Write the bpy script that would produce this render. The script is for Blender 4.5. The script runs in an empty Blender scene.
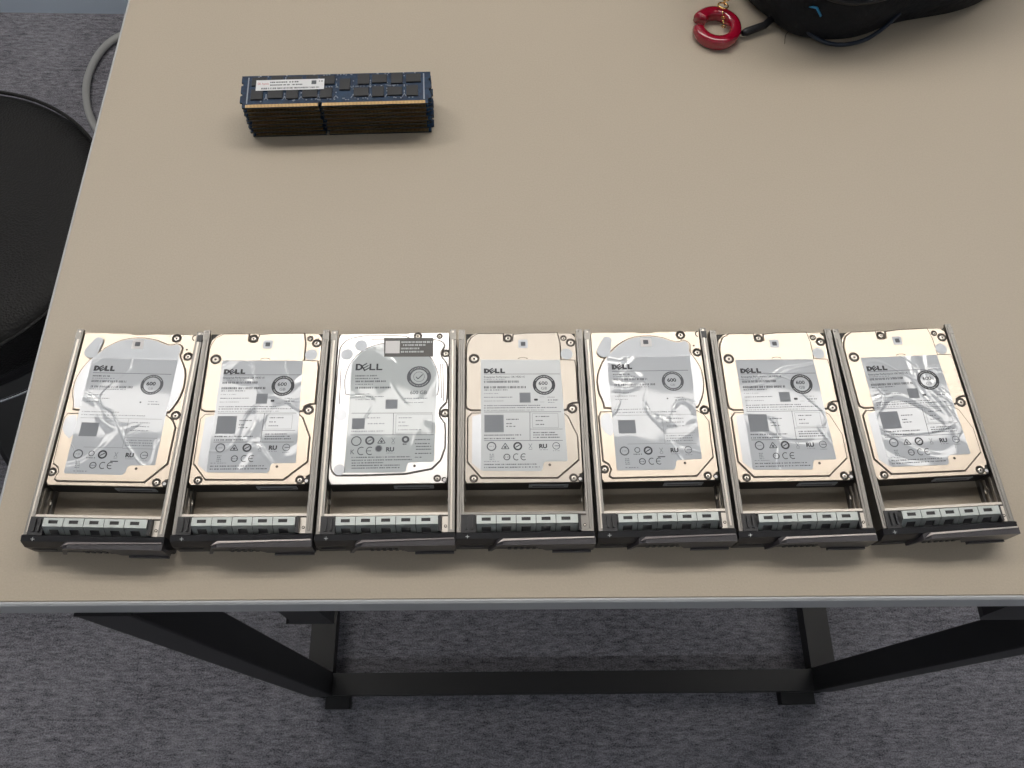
import bpy, bmesh, math, random
from mathutils import Vector, Matrix
random.seed(7)
S = bpy.context.scene
COL = S.collection
TZ = 0.74          # height of the table top
PI = math.pi

# ------------------------------------------------------------------ materials
MATS = {}
def mat(name, col, rough=.5, metal=0., coat=0., coat_rough=.05, spec=.5, emit=None, estr=0., build=None):
    m = bpy.data.materials.new(name); m.use_nodes = True
    nt = m.node_tree; b = nt.nodes['Principled BSDF']
    b.inputs['Coat IOR'].default_value = 1.51 if name.startswith('label_') else 1.5
    b.inputs['Base Color'].default_value = (*col, 1)
    b.inputs['Roughness'].default_value = rough
    b.inputs['Metallic'].default_value = metal
    b.inputs['Coat Weight'].default_value = coat
    b.inputs['Coat Roughness'].default_value = coat_rough
    b.inputs['Specular IOR Level'].default_value = spec
    if emit:
        b.inputs['Emission Color'].default_value = (*emit, 1); b.inputs['Emission Strength'].default_value = estr
    if build: build(nt, b)
    MATS[name] = m
    return m
def noise_col(scale, c1, c2, vec=(1,1,1), detail=4, p0=.3, p1=.7, rough_=.6):
    def f(nt, b):
        tc = nt.nodes.new('ShaderNodeTexCoord'); mp = nt.nodes.new('ShaderNodeMapping')
        mp.inputs['Scale'].default_value = vec
        n = nt.nodes.new('ShaderNodeTexNoise'); n.inputs['Scale'].default_value = scale; n.inputs['Detail'].default_value = detail
        n.inputs['Roughness'].default_value = rough_
        r = nt.nodes.new('ShaderNodeValToRGB')
        r.color_ramp.elements[0].position = p0; r.color_ramp.elements[1].position = p1
        r.color_ramp.elements[0].color = (*c1,1); r.color_ramp.elements[1].color = (*c2,1)
        nt.links.new(tc.outputs['Object'], mp.inputs['Vector']); nt.links.new(mp.outputs[0], n.inputs['Vector'])
        nt.links.new(n.outputs['Fac'], r.inputs[0]); nt.links.new(r.outputs[0], b.inputs['Base Color'])
    return f
def add_bump(nt, b, scale, strength, dist, vec=(1,1,1), coat=False, detail=2, kind='noise', both=True):
    tc = nt.nodes.new('ShaderNodeTexCoord'); mp = nt.nodes.new('ShaderNodeMapping'); mp.inputs['Scale'].default_value = vec
    if kind == 'noise':
        n = nt.nodes.new('ShaderNodeTexNoise'); n.inputs['Detail'].default_value = detail
    else:
        n = nt.nodes.new('ShaderNodeTexVoronoi')
    n.inputs['Scale'].default_value = scale
    bp = nt.nodes.new('ShaderNodeBump'); bp.inputs['Strength'].default_value = strength; bp.inputs['Distance'].default_value = dist
    nt.links.new(tc.outputs['Object'], mp.inputs['Vector']); nt.links.new(mp.outputs[0], n.inputs['Vector'])
    nt.links.new(n.outputs[0], bp.inputs['Height'])
    if both: nt.links.new(bp.outputs[0], b.inputs['Normal'])
    if coat: nt.links.new(bp.outputs[0], b.inputs['Coat Normal'])

def laminate(nt, b):
    noise_col(900, (.465,.40,.312), (.50,.428,.336), p0=.35, p1=.65, detail=3)(nt, b)
    add_bump(nt, b, 700, .15, .0003)
mat('laminate', (.42,.37,.3), rough=.42, spec=.4, build=laminate)
mat('edge_band', (.50,.51,.52), rough=.4)
mat('black_steel', (.012,.012,.013), rough=.5)
def carpetf(nt, b):
    tc = nt.nodes.new('ShaderNodeTexCoord')
    out = []
    for sc, vec, d in ((1, (55,190,1), 5), (1, (420,520,1), 3), (1, (6,8,1), 2)):
        mp = nt.nodes.new('ShaderNodeMapping'); mp.inputs['Scale'].default_value = vec
        n = nt.nodes.new('ShaderNodeTexNoise'); n.inputs['Scale'].default_value = sc; n.inputs['Detail'].default_value = d; n.inputs['Roughness'].default_value = .75
        nt.links.new(tc.outputs['Object'], mp.inputs['Vector']); nt.links.new(mp.outputs[0], n.inputs['Vector']); out.append(n.outputs['Fac'])
    a = nt.nodes.new('ShaderNodeMath'); a.operation = 'ADD'; nt.links.new(out[0], a.inputs[0]); nt.links.new(out[1], a.inputs[1])
    c = nt.nodes.new('ShaderNodeMath'); c.operation = 'MULTIPLY_ADD'; nt.links.new(out[2], c.inputs[0]); c.inputs[1].default_value = .25; nt.links.new(a.outputs[0], c.inputs[2])
    r = nt.nodes.new('ShaderNodeValToRGB'); e = r.color_ramp.elements
    e[0].position = .86/1.6; e[1].position = 1.42/1.6
    dv = nt.nodes.new('ShaderNodeMath'); dv.operation = 'DIVIDE'; nt.links.new(c.outputs[0], dv.inputs[0]); dv.inputs[1].default_value = 1.6
    e[0].color = (.042,.042,.052,1); e[1].color = (.44,.43,.475,1)
    nt.links.new(dv.outputs[0], r.inputs[0]); nt.links.new(r.outputs[0], b.inputs['Base Color'])
    bp = nt.nodes.new('ShaderNodeBump'); bp.inputs['Strength'].default_value = .6; bp.inputs['Distance'].default_value = .004
    nt.links.new(a.outputs[0], bp.inputs['Height']); nt.links.new(bp.outputs[0], b.inputs['Normal'])
mat('carpet', (.1,.1,.1), rough=.95, spec=.1, build=carpetf)
mat('wall_paint', (.62,.65,.68), rough=.8, build=noise_col(40, (.60,.63,.66), (.64,.67,.70)))
mat('ceiling_paint', (.80,.79,.76), rough=.9, build=noise_col(60, (.78,.77,.74), (.82,.81,.78)))
mat('baseboard_paint', (.74,.84,.95), rough=.5)
mat('lamp_glow', (1,1,1), rough=.5, emit=(1.0,.955,.90), estr=8.)
mat('lamp_housing', (.7,.7,.7), rough=.4)
def lidf(vx=(1,1,1)):
    def f(nt, b):
        tc = nt.nodes.new('ShaderNodeTexCoord'); mp = nt.nodes.new('ShaderNodeMapping'); mp.inputs['Scale'].default_value = vx
        n = nt.nodes.new('ShaderNodeTexNoise'); n.inputs['Scale'].default_value = 900; n.inputs['Detail'].default_value = 3
        m = nt.nodes.new('ShaderNodeMapRange'); m.inputs[3].default_value = b.inputs['Roughness'].default_value-.05; m.inputs[4].default_value = b.inputs['Roughness'].default_value+.07
        nt.links.new(tc.outputs['Object'], mp.inputs['Vector']); nt.links.new(mp.outputs[0], n.inputs['Vector'])
        nt.links.new(n.outputs['Fac'], m.inputs[0]); nt.links.new(m.outputs[0], b.inputs['Roughness'])
        bp = nt.nodes.new('ShaderNodeBump'); bp.inputs['Strength'].default_value = .08; bp.inputs['Distance'].default_value = .0002
        nt.links.new(n.outputs['Fac'], bp.inputs['Height']); nt.links.new(bp.outputs[0], b.inputs['Normal'])
    return f
mat('lid_cream', (.50,.435,.365), rough=.36, metal=1, build=lidf((1,.12,1)))
mat('lid_brushed', (.385,.35,.31), rough=.40, metal=1, build=lidf((1,.06,1)))
mat('lid_silver', (.55,.535,.525), rough=.33, metal=1, build=lidf((1,.12,1)))
mat('cast_shade', (.05,.048,.045), rough=.55, metal=.6)  # drive casting, the shade on its unlit front put into the colour
mat('gasket_shade', (.10,.082,.07), rough=.6)  # gasket line that also paints the shade of embossed steps and recess rims
mat('disc_film', (.36,.37,.39), rough=.30, metal=.75)
mat('grey_film', (.40,.42,.45), rough=.35, metal=.25)
mat('screw_steel', (.52,.48,.43), rough=.36, metal=1)
mat('recess_dark', (.06,.05,.045), rough=.5, metal=.4)
def creases(nt, b, sc, h):
    # thin film pulled into a few curved creases, flat in between
    tc = nt.nodes.new('ShaderNodeTexCoord'); hs = []
    for k,(scale,off,wd) in enumerate(((sc,(3.1,1.7,0),.035),(sc*1.5,(9.2,4.4,0),.02))):
        mp = nt.nodes.new('ShaderNodeMapping'); mp.inputs['Location'].default_value = off
        oi = nt.nodes.new('ShaderNodeObjectInfo'); mu = nt.nodes.new('ShaderNodeMath'); mu.operation = 'MULTIPLY'; mu.inputs[1].default_value = 9; nt.links.new(oi.outputs['Random'], mu.inputs[0])
        va = nt.nodes.new('ShaderNodeVectorMath'); va.operation = 'ADD'; nt.links.new(mu.outputs[0], va.inputs[0]); nt.links.new(tc.outputs['Object'], va.inputs[1])
        n = nt.nodes.new('ShaderNodeTexNoise'); n.inputs['Scale'].default_value = scale; n.inputs['Detail'].default_value = .6; n.inputs['Distortion'].default_value = .8
        nt.links.new(va.outputs[0], mp.inputs['Vector']); nt.links.new(mp.outputs[0], n.inputs['Vector'])
        a = nt.nodes.new('ShaderNodeMath'); a.operation = 'SUBTRACT'; a.inputs[1].default_value = .5; nt.links.new(n.outputs['Fac'], a.inputs[0])
        c = nt.nodes.new('ShaderNodeMath'); c.operation = 'ABSOLUTE'; nt.links.new(a.outputs[0], c.inputs[0])
        r = nt.nodes.new('ShaderNodeMapRange'); r.interpolation_type = 'SMOOTHSTEP'; r.inputs[1].default_value = 0; r.inputs[2].default_value = wd; r.inputs[3].default_value = 1; r.inputs[4].default_value = 0
        nt.links.new(c.outputs[0], r.inputs[0]); hs.append(r.outputs[0])
        m2 = nt.nodes.new('ShaderNodeMath'); m2.operation = 'MULTIPLY'; m2.inputs[1].default_value = 1.2; nt.links.new(n.outputs['Fac'], m2.inputs[0]); hs.append(m2.outputs[0])
    t = hs[0]
    for q in hs[1:]:
        ad = nt.nodes.new('ShaderNodeMath'); ad.operation = 'ADD'; nt.links.new(t, ad.inputs[0]); nt.links.new(q, ad.inputs[1]); t = ad.outputs[0]
    bp = nt.nodes.new('ShaderNodeBump'); bp.inputs['Strength'].default_value = 1; bp.inputs['Distance'].default_value = h
    nt.links.new(t, bp.inputs['Height']); nt.links.new(bp.outputs[0], b.inputs['Normal']); nt.links.new(bp.outputs[0], b.inputs['Coat Normal'])
def lab(name, col, rough, wr, sc):
    mat(name, col, rough=rough, coat=1., coat_rough=.04 if wr else .2,
        build=(lambda nt, b: creases(nt, b, sc, wr)) if wr else None)
lab('label_wrinkled', (.51,.535,.57), .5, .00018, 13)
lab('label_soft', (.50,.535,.545), .5, .00004, 9)
lab('label_matte', (.52,.545,.56), .5, 0, 0)
mat('ink', (.035,.037,.045), rough=.5)
mat('ink_mid', (.095,.10,.115), rough=.5)
mat('ink_soft', (.22,.235,.26), rough=.5)
mat('sticker_dark', (.075,.07,.065), rough=.4)
mat('sticker_white', (.75,.73,.72), rough=.5)
mat('rail_metal', (.25,.238,.222), rough=.42, metal=.9, build=lidf((1,.2,1)))
mat('rail_light', (.55,.51,.46), rough=.38, metal=.9)
mat('spring_metal', (.43,.46,.45), rough=.42, metal=.8)
mat('black_plastic', (.016,.016,.019), rough=.36)
mat('lever_plastic', (.05,.046,.052), rough=.28, coat=.4)
mat('lever_lip', (.55,.50,.48), rough=.3, metal=.85)  # bright reflection along the lip put into the pale colour
mat('lever_lip_unlit', (.20,.18,.18), rough=.4, metal=.5)  # same lip, coloured without the bright reflection
mat('icon_white', (.5,.52,.52), rough=.5)
def pcbf(nt, b):
    noise_col(260, (.002,.014,.045), (.005,.035,.085), detail=6, p0=.4, p1=.6)(nt, b)
mat('circuit_board', (.01,.05,.15), rough=.35, coat=.3, build=pcbf)
mat('board_edge', (.014,.016,.014), rough=.6)
mat('chip_black', (.022,.022,.024), rough=.45)
mat('solder', (.30,.33,.38), rough=.35, metal=.5)
def goldf(nt, b):
    tc = nt.nodes.new('ShaderNodeTexCoord'); w = nt.nodes.new('ShaderNodeTexWave'); w.inputs['Scale'].default_value = 320
    r = nt.nodes.new('ShaderNodeValToRGB'); r.color_ramp.elements[0].color = (.22,.13,.05,1); r.color_ramp.elements[1].color = (.72,.50,.25,1)
    r.color_ramp.elements[0].position = .1; r.color_ramp.elements[1].position = .4
    nt.links.new(tc.outputs['Object'], w.inputs['Vector']); nt.links.new(w.outputs['Fac'], r.inputs[0]); nt.links.new(r.outputs[0], b.inputs['Base Color'])
mat('gold_contact', (.9,.65,.3), rough=.35, metal=.85, build=goldf)
mat('module_sticker', (.74,.74,.75), rough=.5)
mat('red_ink', (.55,.12,.13), rough=.5)
mat('red_resin', (.30,.002,.020), rough=.12, coat=1., coat_rough=.03)
mat('gold', (.9,.58,.22), rough=.18, metal=1.)
def bagf(nt, b):
    noise_col(14, (.004,.005,.008), (.012,.014,.018), detail=3)(nt, b); add_bump(nt, b, 22, .7, .02, detail=5)
mat('bag_cloth', (.01,.01,.012), rough=.75, spec=.25, build=bagf)
mat('bag_strap', (.006,.006,.008), rough=.35)
mat('blue_trim', (.003,.011,.028), rough=.4)
mat('blue_tab', (.03,.22,.42), rough=.4)
def vinylf(nt, b): add_bump(nt, b, 420, .5, .0012, kind='voronoi')
mat('black_vinyl', (.012,.0115,.0115), rough=.5, spec=.22, build=vinylf)
mat('chrome', (.5,.52,.55), rough=.2, metal=1.)
mat('cable_grey', (.36,.36,.35), rough=.5)

# ------------------------------------------------------------------ mesh builder (millimetres or metres through k)
class MB:
    def __init__(s, k=1.): s.v=[]; s.f=[]; s.m=[]; s.sm=[]; s.mats=[]; s.k=k
    def mi(s, m):
        if m not in s.mats: s.mats.append(m)
        return s.mats.index(m)
    def add(s, vs, fs, m, smooth=False):
        o=len(s.v); s.v += [tuple(v) for v in vs]; i=s.mi(m)
        for f in fs: s.f.append([o+a for a in f]); s.m.append(i); s.sm.append(smooth)
    def prism(s, poly, z0, z1, m, ch=0., m_side=None):
        poly = ccw(poly); n=len(poly); ms = m_side or m
        if ch: top = offset(poly,-ch); zc=z1-ch*.8
        else: top=poly; zc=z1
        if ch: zc=z1-ch*1.5
        vs=[(x,y,z0) for x,y in poly]; fs=[list(range(n))[::-1]]
        s.add(vs,fs,m)
        ring=[(x,y,z0) for x,y in poly]+[(x,y,zc) for x,y in poly]
        s.add(ring,[[i,(i+1)%n,n+(i+1)%n,n+i] for i in range(n)],ms)
        if ch:
            ring=[(x,y,zc) for x,y in poly]+[(x,y,z1) for x,y in top]
            s.add(ring,[[i,(i+1)%n,n+(i+1)%n,n+i] for i in range(n)],ms)
        s.add([(x,y,z1) for x,y in top],[list(range(n))],m)
        return s
    def flat(s, poly, z, m):
        poly=ccw(poly); s.add([(x,y,z) for x,y in poly],[list(range(len(poly)))],m)
    def rect(s, x0,y0,x1,y1,z,m): s.flat([(x0,y0),(x1,y0),(x1,y1),(x0,y1)],z,m)
    def box(s, x0,x1,y0,y1,z0,z1,m,ch=0.): return s.prism([(x0,y0),(x1,y0),(x1,y1),(x0,y1)],z0,z1,m,ch)
    def ring(s, cx,cy,r0,r1,z,m,n=32,asp=1.,a0=0,a1=2*PI):
        vs=[]; fs=[]; full=abs(a1-a0-2*PI)<1e-6; k=n if full else n+1
        for i in range(k):
            a=a0+(a1-a0)*i/n; c,t=math.cos(a),math.sin(a); vs += [(cx+r0*c,cy+r0*t*asp,z),(cx+r1*c,cy+r1*t*asp,z)]
        for i in range(n):
            j=(i+1)%k; fs.append([2*i,2*i+1,2*j+1,2*j])
        s.add(vs,fs,m)
    def disc(s, cx,cy,r,z,m,n=24,asp=1.): s.flat([(cx+r*math.cos(2*PI*i/n),cy+r*asp*math.sin(2*PI*i/n)) for i in range(n)],z,m)
    def cyl(s, cx,cy,r,z0,z1,m,n=24,ch=0.): return s.prism([(cx+r*math.cos(2*PI*i/n),cy+r*math.sin(2*PI*i/n)) for i in range(n)],z0,z1,m,ch)
    def extr_y(s, prof, y0, y1, m):   # profile in xz, extruded along y
        prof=ccw(prof); n=len(prof)
        vs=[(x,y0,z) for x,z in prof]+[(x,y1,z) for x,z in prof]
        fs=[[i,(i+1)%n,n+(i+1)%n,n+i] for i in range(n)]+[list(range(n))[::-1],list(range(n,2*n))]
        s.add(vs,fs,m)
    def extr_x(s, prof, x0, x1, m):   # profile in yz, extruded along x
        prof=ccw(prof); n=len(prof)
        vs=[(x0,y,z) for y,z in prof]+[(x1,y,z) for y,z in prof]
        fs=[[i,n+i,n+(i+1)%n,(i+1)%n] for i in range(n)]+[list(range(n)),list(range(n,2*n))[::-1]]
        s.add(vs,fs,m)
    def tube(s, pts, r, m, n=10, flat=1., closed=False):
        pts=[Vector(p) for p in pts]; N=len(pts); vs=[]; fs=[]
        rr = r if isinstance(r,(list,tuple)) else [r]*N
        for i,p in enumerate(pts):
            if closed: t=(pts[(i+1)%N]-pts[i-1]).normalized()
            else: t=(pts[min(i+1,N-1)]-pts[max(i-1,0)]).normalized()
            ref=Vector((0,0,1)) if abs(t.z)<.9 else Vector((1,0,0))
            a=t.cross(ref).normalized(); b=a.cross(t).normalized()
            for j in range(n):
                an=2*PI*j/n; vs.append(p+a*math.cos(an)*rr[i]+b*math.sin(an)*rr[i]*flat)
        for i in range(N if closed else N-1):
            k=(i+1)%N
            for j in range(n): fs.append([i*n+j,i*n+(j+1)%n,k*n+(j+1)%n,k*n+j])
        if not closed: fs += [list(range(n))[::-1],list(range((N-1)*n,N*n))]
        s.add(vs,fs,m,True)
    def lathe(s, prof, m, cx=0, cy=0, n=64, smooth=True):
        vs=[]; fs=[]; k=len(prof)
        for i in range(n):
            a=2*PI*i/n
            for r,z in prof: vs.append((cx+r*math.cos(a),cy+r*math.sin(a),z))
        for i in range(n):
            j=(i+1)%n
            for q in range(k-1): fs.append([i*k+q,j*k+q,j*k+q+1,i*k+q+1])
        s.add(vs,fs,m,smooth)
    def line(s, x0,y0,x1,y1,w,z,m):
        d=Vector((x1-x0,y1-y0)); d.normalize(); nx,ny=-d.y*w/2,d.x*w/2
        s.flat([(x0+nx,y0+ny),(x1+nx,y1+ny),(x1-nx,y1-ny),(x0-nx,y0-ny)],z,m)
    def dashes(s, x0,x1,y,h,z,m,wmin=.35,wmax=1.3,gap=.3):   # illegible rows of small print
        x=x0
        while x<x1:
            w=min(random.uniform(wmin,wmax),x1-x)
            s.rect(x,y-h/2,x+w,y+h/2,z,m); x+=w+gap*random.choice((1,1,1,2.6))
    def text(s, txt, x, y, size, z, m, sx=1., bold=.0):
        cu=bpy.data.curves.new('txt','FONT'); cu.body=txt; cu.size=1; cu.offset=bold; cu.resolution_u=3
        o=bpy.data.objects.new('txt',cu); COL.objects.link(o); bpy.context.view_layer.update()
        me=bpy.data.meshes.new_from_object(o.evaluated_get(bpy.context.evaluated_depsgraph_get()))
        s.add([(x+v.co.x*size*sx,y+v.co.y*size,z) for v in me.vertices],[list(p.vertices) for p in me.polygons],m)
        bpy.data.objects.remove(o); bpy.data.curves.remove(cu); bpy.data.meshes.remove(me)
    def build(s, name, parent=None, loc=None, bevel=0.):
        me=bpy.data.meshes.new(name); k=s.k
        me.from_pydata([(x*k,y*k,z*k) for x,y,z in s.v],[],s.f)
        for m in s.mats: me.materials.append(MATS[m])
        for p,i,sm in zip(me.polygons,s.m,s.sm): p.material_index=i; p.use_smooth=sm
        me.update()
        o=bpy.data.objects.new(name,me); COL.objects.link(o)
        if parent: o.parent=parent
        if loc: o.location=loc
        if bevel:
            b=o.modifiers.new('bevel','BEVEL'); b.width=bevel; b.segments=2; b.limit_method='ANGLE'
        return o
def ccw(p):
    a=sum(p[i][0]*p[(i+1)%len(p)][1]-p[(i+1)%len(p)][0]*p[i][1] for i in range(len(p)))
    return list(p) if a>0 else list(p)[::-1]
def offset(poly, d):
    poly=ccw(poly); n=len(poly); out=[]
    for i in range(n):
        a,b,c=Vector(poly[i-1]),Vector(poly[i]),Vector(poly[(i+1)%n])
        e1=(b-a).normalized(); e2=(c-b).normalized()
        n1=Vector((e1.y,-e1.x)); n2=Vector((e2.y,-e2.x)); m=n1+n2
        if m.length<1e-4: m=n1
        m=m.normalized(); q=max(.4,m.dot(n1)); out.append(tuple(b+m*d/q))
    return out
def smooth(p, it=2, closed=True):
    for _ in range(it):
        q=[]; n=len(p)
        if not closed: q.append(p[0])
        for i in range(n if closed else n-1):
            a,b=p[i],p[(i+1)%n]
            q.append(tuple(a[k]*.75+b[k]*.25 for k in range(len(a)))); q.append(tuple(a[k]*.25+b[k]*.75 for k in range(len(a))))
        if not closed: q.append(p[-1])
        p=q
    return p
def rrect(x0,y0,x1,y1,r,n=5):
    out=[]
    for cx,cy,a in ((x1-r,y1-r,0),(x0+r,y1-r,PI/2),(x0+r,y0+r,PI),(x1-r,y0+r,1.5*PI)):
        for i in range(n+1): t=a+PI/2*i/n; out.append((cx+r*math.cos(t),cy+r*math.sin(t)))
    return out
def tag(o, label, cat, group=None):
    o['label']=label; o['category']=cat
    if group: o['group']=group
    return o
def thing(name, label, cat, loc, rz=0, group=None):
    o=bpy.data.objects.new(name,None); COL.objects.link(o); o.empty_display_size=.02
    o.location=loc; o.rotation_euler=(0,0,rz); return tag(o,label,cat,group)
def struct(o): o['kind']='structure'; return o

# ------------------------------------------------------------------ the room
RX0,RX1,RY0,RY1,RZ=-2.6,2.9,-2.8,1.402,2.74
m=MB(); m.box(RX0-.1,RX1+.1,RY0-.1,RY1+.1,-.1,0,'carpet'); struct(m.build('floor'))
m=MB(); m.box(RX0-.1,RX1+.1,RY0-.1,RY1+.1,RZ,RZ+.1,'ceiling_paint'); struct(m.build('ceiling'))
for nm,b in (('wall_far',(RX0,RX1,RY1,RY1+.1)),('wall_near',(RX0,RX1,RY0-.1,RY0)),('wall_left',(RX0-.1,RX0,RY0,RY1)),('wall_right',(RX1,RX1+.1,RY0,RY1))):
    m=MB(); m.box(*b,0,RZ,'wall_paint'); struct(m.build(nm))
m=MB(); m.extr_x([(RY1-.014,0),(RY1,0),(RY1,.10),(RY1-.006,.10),(RY1-.014,.092)],RX0,RX1,'baseboard_paint'); struct(m.build('baseboard_far'))

def ceiling_light(x0,x1,y0,y1,label,glow='lamp_glow'):
    cx,cy=(x0+x1)/2,(y0+y1)/2
    t=thing('ceiling_light',label,'ceiling light',(cx,cy,RZ))
    hx,hy=(x1-x0)/2,(y1-y0)/2
    m=MB(); m.box(-hx-.02,hx+.02,-hy-.02,-hy,-.03,0,'lamp_housing'); m.box(-hx-.02,hx+.02,hy,hy+.02,-.03,0,'lamp_housing')
    m.box(-hx-.02,-hx,-hy,hy,-.03,0,'lamp_housing'); m.box(hx,hx+.02,-hy,hy,-.03,0,'lamp_housing'); m.build('housing',t)
    m=MB(); m.box(-hx,hx,-hy,hy,-.022,-.002,glow); m.build('diffuser',t)
ceiling_light(-1.9,2.1,.93,1.09,'long white linear ceiling light over the far half of the table')
mat('fill_glow_wall', (1,1,1), rough=.5, emit=(1.0,.95,.88), estr=15.)  # added fill, unseen: brightens the table without glaring in the lids
ceiling_light(-1.9,2.1,1.24,1.34,'added narrow white fill light running along the far wall','fill_glow_wall')
mat('lamp_glow_near', (1,1,1), rough=.5, emit=(.93,.96,1.0), estr=6.)
ceiling_light(-1.9,2.1,-1.5,-1.34,'long cool white ceiling light behind the near edge of the table','lamp_glow_near')

# ------------------------------------------------------------------ table
TX0,TX1,TY0,TY1=-.2935,.5225,.0829,1.283
tb=thing('table','beige office table on a black square-tube frame holding the row of drives','table',(0,0,0))
m=MB(); m.prism(rrect(TX0+.001,TY0+.001,TX1-.001,TY1-.001,.004),TZ-.0235,TZ,'laminate',ch=.0006); m.build('tabletop',tb)
m=MB()
pf=[(0,-.0245),(0,-.0008),(.0012,.0002),(.0022,.0002),(.0022,-.0245)]
m.extr_x([(TY0-.0012+a,TZ+b) for a,b in pf],TX0-.0012,TX1+.0012,'edge_band')
m.extr_x([(TY1+.0012-a,TZ+b) for a,b in pf],TX0-.0012,TX1+.0012,'edge_band')
pg=[(.0006,-.0245),(.0006,-.0012),(.0012,-.0006),(.0022,-.0006),(.0022,-.0245)]
m.extr_y([(TX0-.0012+a,TZ+b) for a,b in pg],TY0,TY1,'edge_band'); m.extr_y([(TX1+.0012-a,TZ+b) for a,b in pg],TY0,TY1,'edge_band')
m.build('edge_band',tb)
LX=(-.2475,-.2135); RXs=(.4435,.4775); FY=(.0765+.003,.110); BY=(1.24,1.27)
zt=TZ-.0245
for xs in (LX,RXs):
    for ys in (FY,BY):
        m=MB(); m.box(xs[0],xs[1],ys[0],ys[1],.018,zt,'black_steel'); lg=m.build('leg',tb,bevel=.0015)
        m=MB(); m.cyl((xs[0]+xs[1])/2,(ys[0]+ys[1])/2,.010,.004,.018,'black_steel'); m.cyl((xs[0]+xs[1])/2,(ys[0]+ys[1])/2,.016,0,.005,'black_steel',ch=.001); m.build('foot',lg)
    m=MB(); m.box(xs[0],xs[1],FY[1],BY[0],.018,.042,'black_steel'); m.build('side_bar',tb,bevel=.0015)
    m=MB(); m.box(xs[0],xs[1],FY[1],BY[0],zt-.03,zt,'black_steel'); m.build('side_rail',tb,bevel=.0015)
m=MB(); m.box(LX[1],RXs[0],FY[0],FY[1]-.002,.018,.042,'black_steel'); m.build('front_bar',tb,bevel=.0015)
m=MB(); m.box(LX[1],RXs[0],BY[0],BY[1],.018,.042,'black_steel'); m.build('rear_bar',tb,bevel=.0015)
for x0,x1 in ((LX[0]+.022,LX[1]+.022),(RXs[0]-.040,RXs[1]-.026)):
    m=MB(); m.box(x0,x1,.064,.092,0,.0165,'black_steel',ch=.001); m.build('glide_plate',tb)
# hanging brackets under the near edge
m=MB(); m.extr_y([(-.1365,zt),(-.1120,zt),(-.1105,TZ-.12),(-.1445,TZ-.12),(-.1405,TZ-.113),(-.138,TZ-.10)],.088,.125,'black_steel'); m.build('hanging_bracket',tb)
m=MB(); m.extr_y([(.335,zt),(.43,zt),(.43,TZ-.12),(.355,TZ-.12),(.350,TZ-.112),(.346,TZ-.10)],.0875,.125,'black_steel'); m.build('hanging_bracket',tb)

# ------------------------------------------------------------------ drives in carriers (local millimetres, origin at drive centre on the table)
ZL=19.0   # base of the cover
ZT=19.95   # top of the raised plates
ZP=20.03  # label
K=.001
def screw(parent, x, y, r=2.6, dy=-.5, z=ZT):
    r*=1.08; m=MB(K); m.disc(0,0,r,.02,'recess_dark'); m.ring(0,0,r,r+.35,.03,'gasket_shade',24)
    m.lathe([(r*.70,.02),(r*.66,.32),(r*.5,.42),(r*.25,.45)],'screw_steel',0,dy*.6,24); m.disc(0,dy*.6,r*.25,.455,'recess_dark',10)
    return m.build('screw',parent,(x*K,y*K,z*K))
def dell_logo(m, x0, x1, y0, y1, z, mt, fat):
    # four capitals, the E tipped onto its corner
    w=(x1-x0)/4.; h=y1-y0; t=h*fat
    # D
    dx=x0; dw=w*1.08
    out=[(dx,y0),(dx+dw*.5,y0),(dx+dw*.85,y0+h*.16),(dx+dw,y0+h*.5),(dx+dw*.85,y0+h*.84),(dx+dw*.5,y1),(dx,y1)]
    inn=[(dx+t*1.1,y0+t*.85),(dx+dw*.45,y0+t*.85),(dx+dw*.64,y0+h*.3),(dx+dw-t*1.15,y0+h*.5),(dx+dw*.64,y0+h*.7),(dx+dw*.45,y1-t*.85),(dx+t*1.1,y1-t*.85)]
    n=len(out); m.add([(a,b,z) for a,b in out+inn],[[i,(i+1)%n,n+(i+1)%n,n+i] for i in range(n)],mt)
    # E
    cx=x0+w*1.47; cy=(y0+y1)/2; e=h*.62; a=math.radians(32)
    def R(p): return (cx+p[0]*math.cos(a)-p[1]*math.sin(a), cy+p[0]*math.sin(a)+p[1]*math.cos(a))
    b=e*1.0; q=t*.42; t=t*.8
    for r in ((-b*.75,-b*.75,-b*.75+t,b*.75),(-b*.75,b*.75-q*1.5,b*.75,b*.75),(-b*.75,-q*.6,b*.75,q*.6),(-b*.75,-b*.75,b*.75,-b*.75+q*1.5)):
        m.flat([R((r[0],r[1])),R((r[2],r[1])),R((r[2],r[3])),R((r[0],r[3]))],z+.001,mt)
    for lx in (x0+w*2.05, x0+w*3.08):
        m.rect(lx,y0,lx+t*1.2,y1,z,mt); m.rect(lx,y0,lx+w*.9,y0+t*.95,z,mt)
def seal(m, cx, cy, ro, ri, z, kind, ink, asp=.97):
    m.ring(cx,cy,ri,ro,z,ink,36,asp)
    for a in list(range(30,151,9))+list(range(210,331,9)):   # pale lettering round the band
        t=math.radians(a); r=(ro+ri)/2; x,y=cx+r*math.cos(t),cy+r*math.sin(t)*asp
        m.rect(x-.22,y-.3,x+.22,y+.3,z+.01,'icon_white')
def icon_row(m, pts, z, ink):
    pass
def ul_mark(m,x,y,z,ink,s=1.):
    m.text('RU',x-2.7*s,y-1.3*s,3.6*s,z,ink,1.05,.05); m.dashes(x-2.2*s,x+2.6*s,y-2.4*s,.5,z,'ink_soft',.3,.6)
def ce_mark(m,x,y,s,z,ink):
    m.ring(x,y,s*.78,s,z,ink,16,1.1,math.radians(55),math.radians(305))
    m.ring(x+s*2.2,y,s*.78,s,z,ink,16,1.1,math.radians(55),math.radians(305)); m.rect(x+s*1.35,y-.22,x+s*2.5,y+.22,z,ink)
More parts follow.
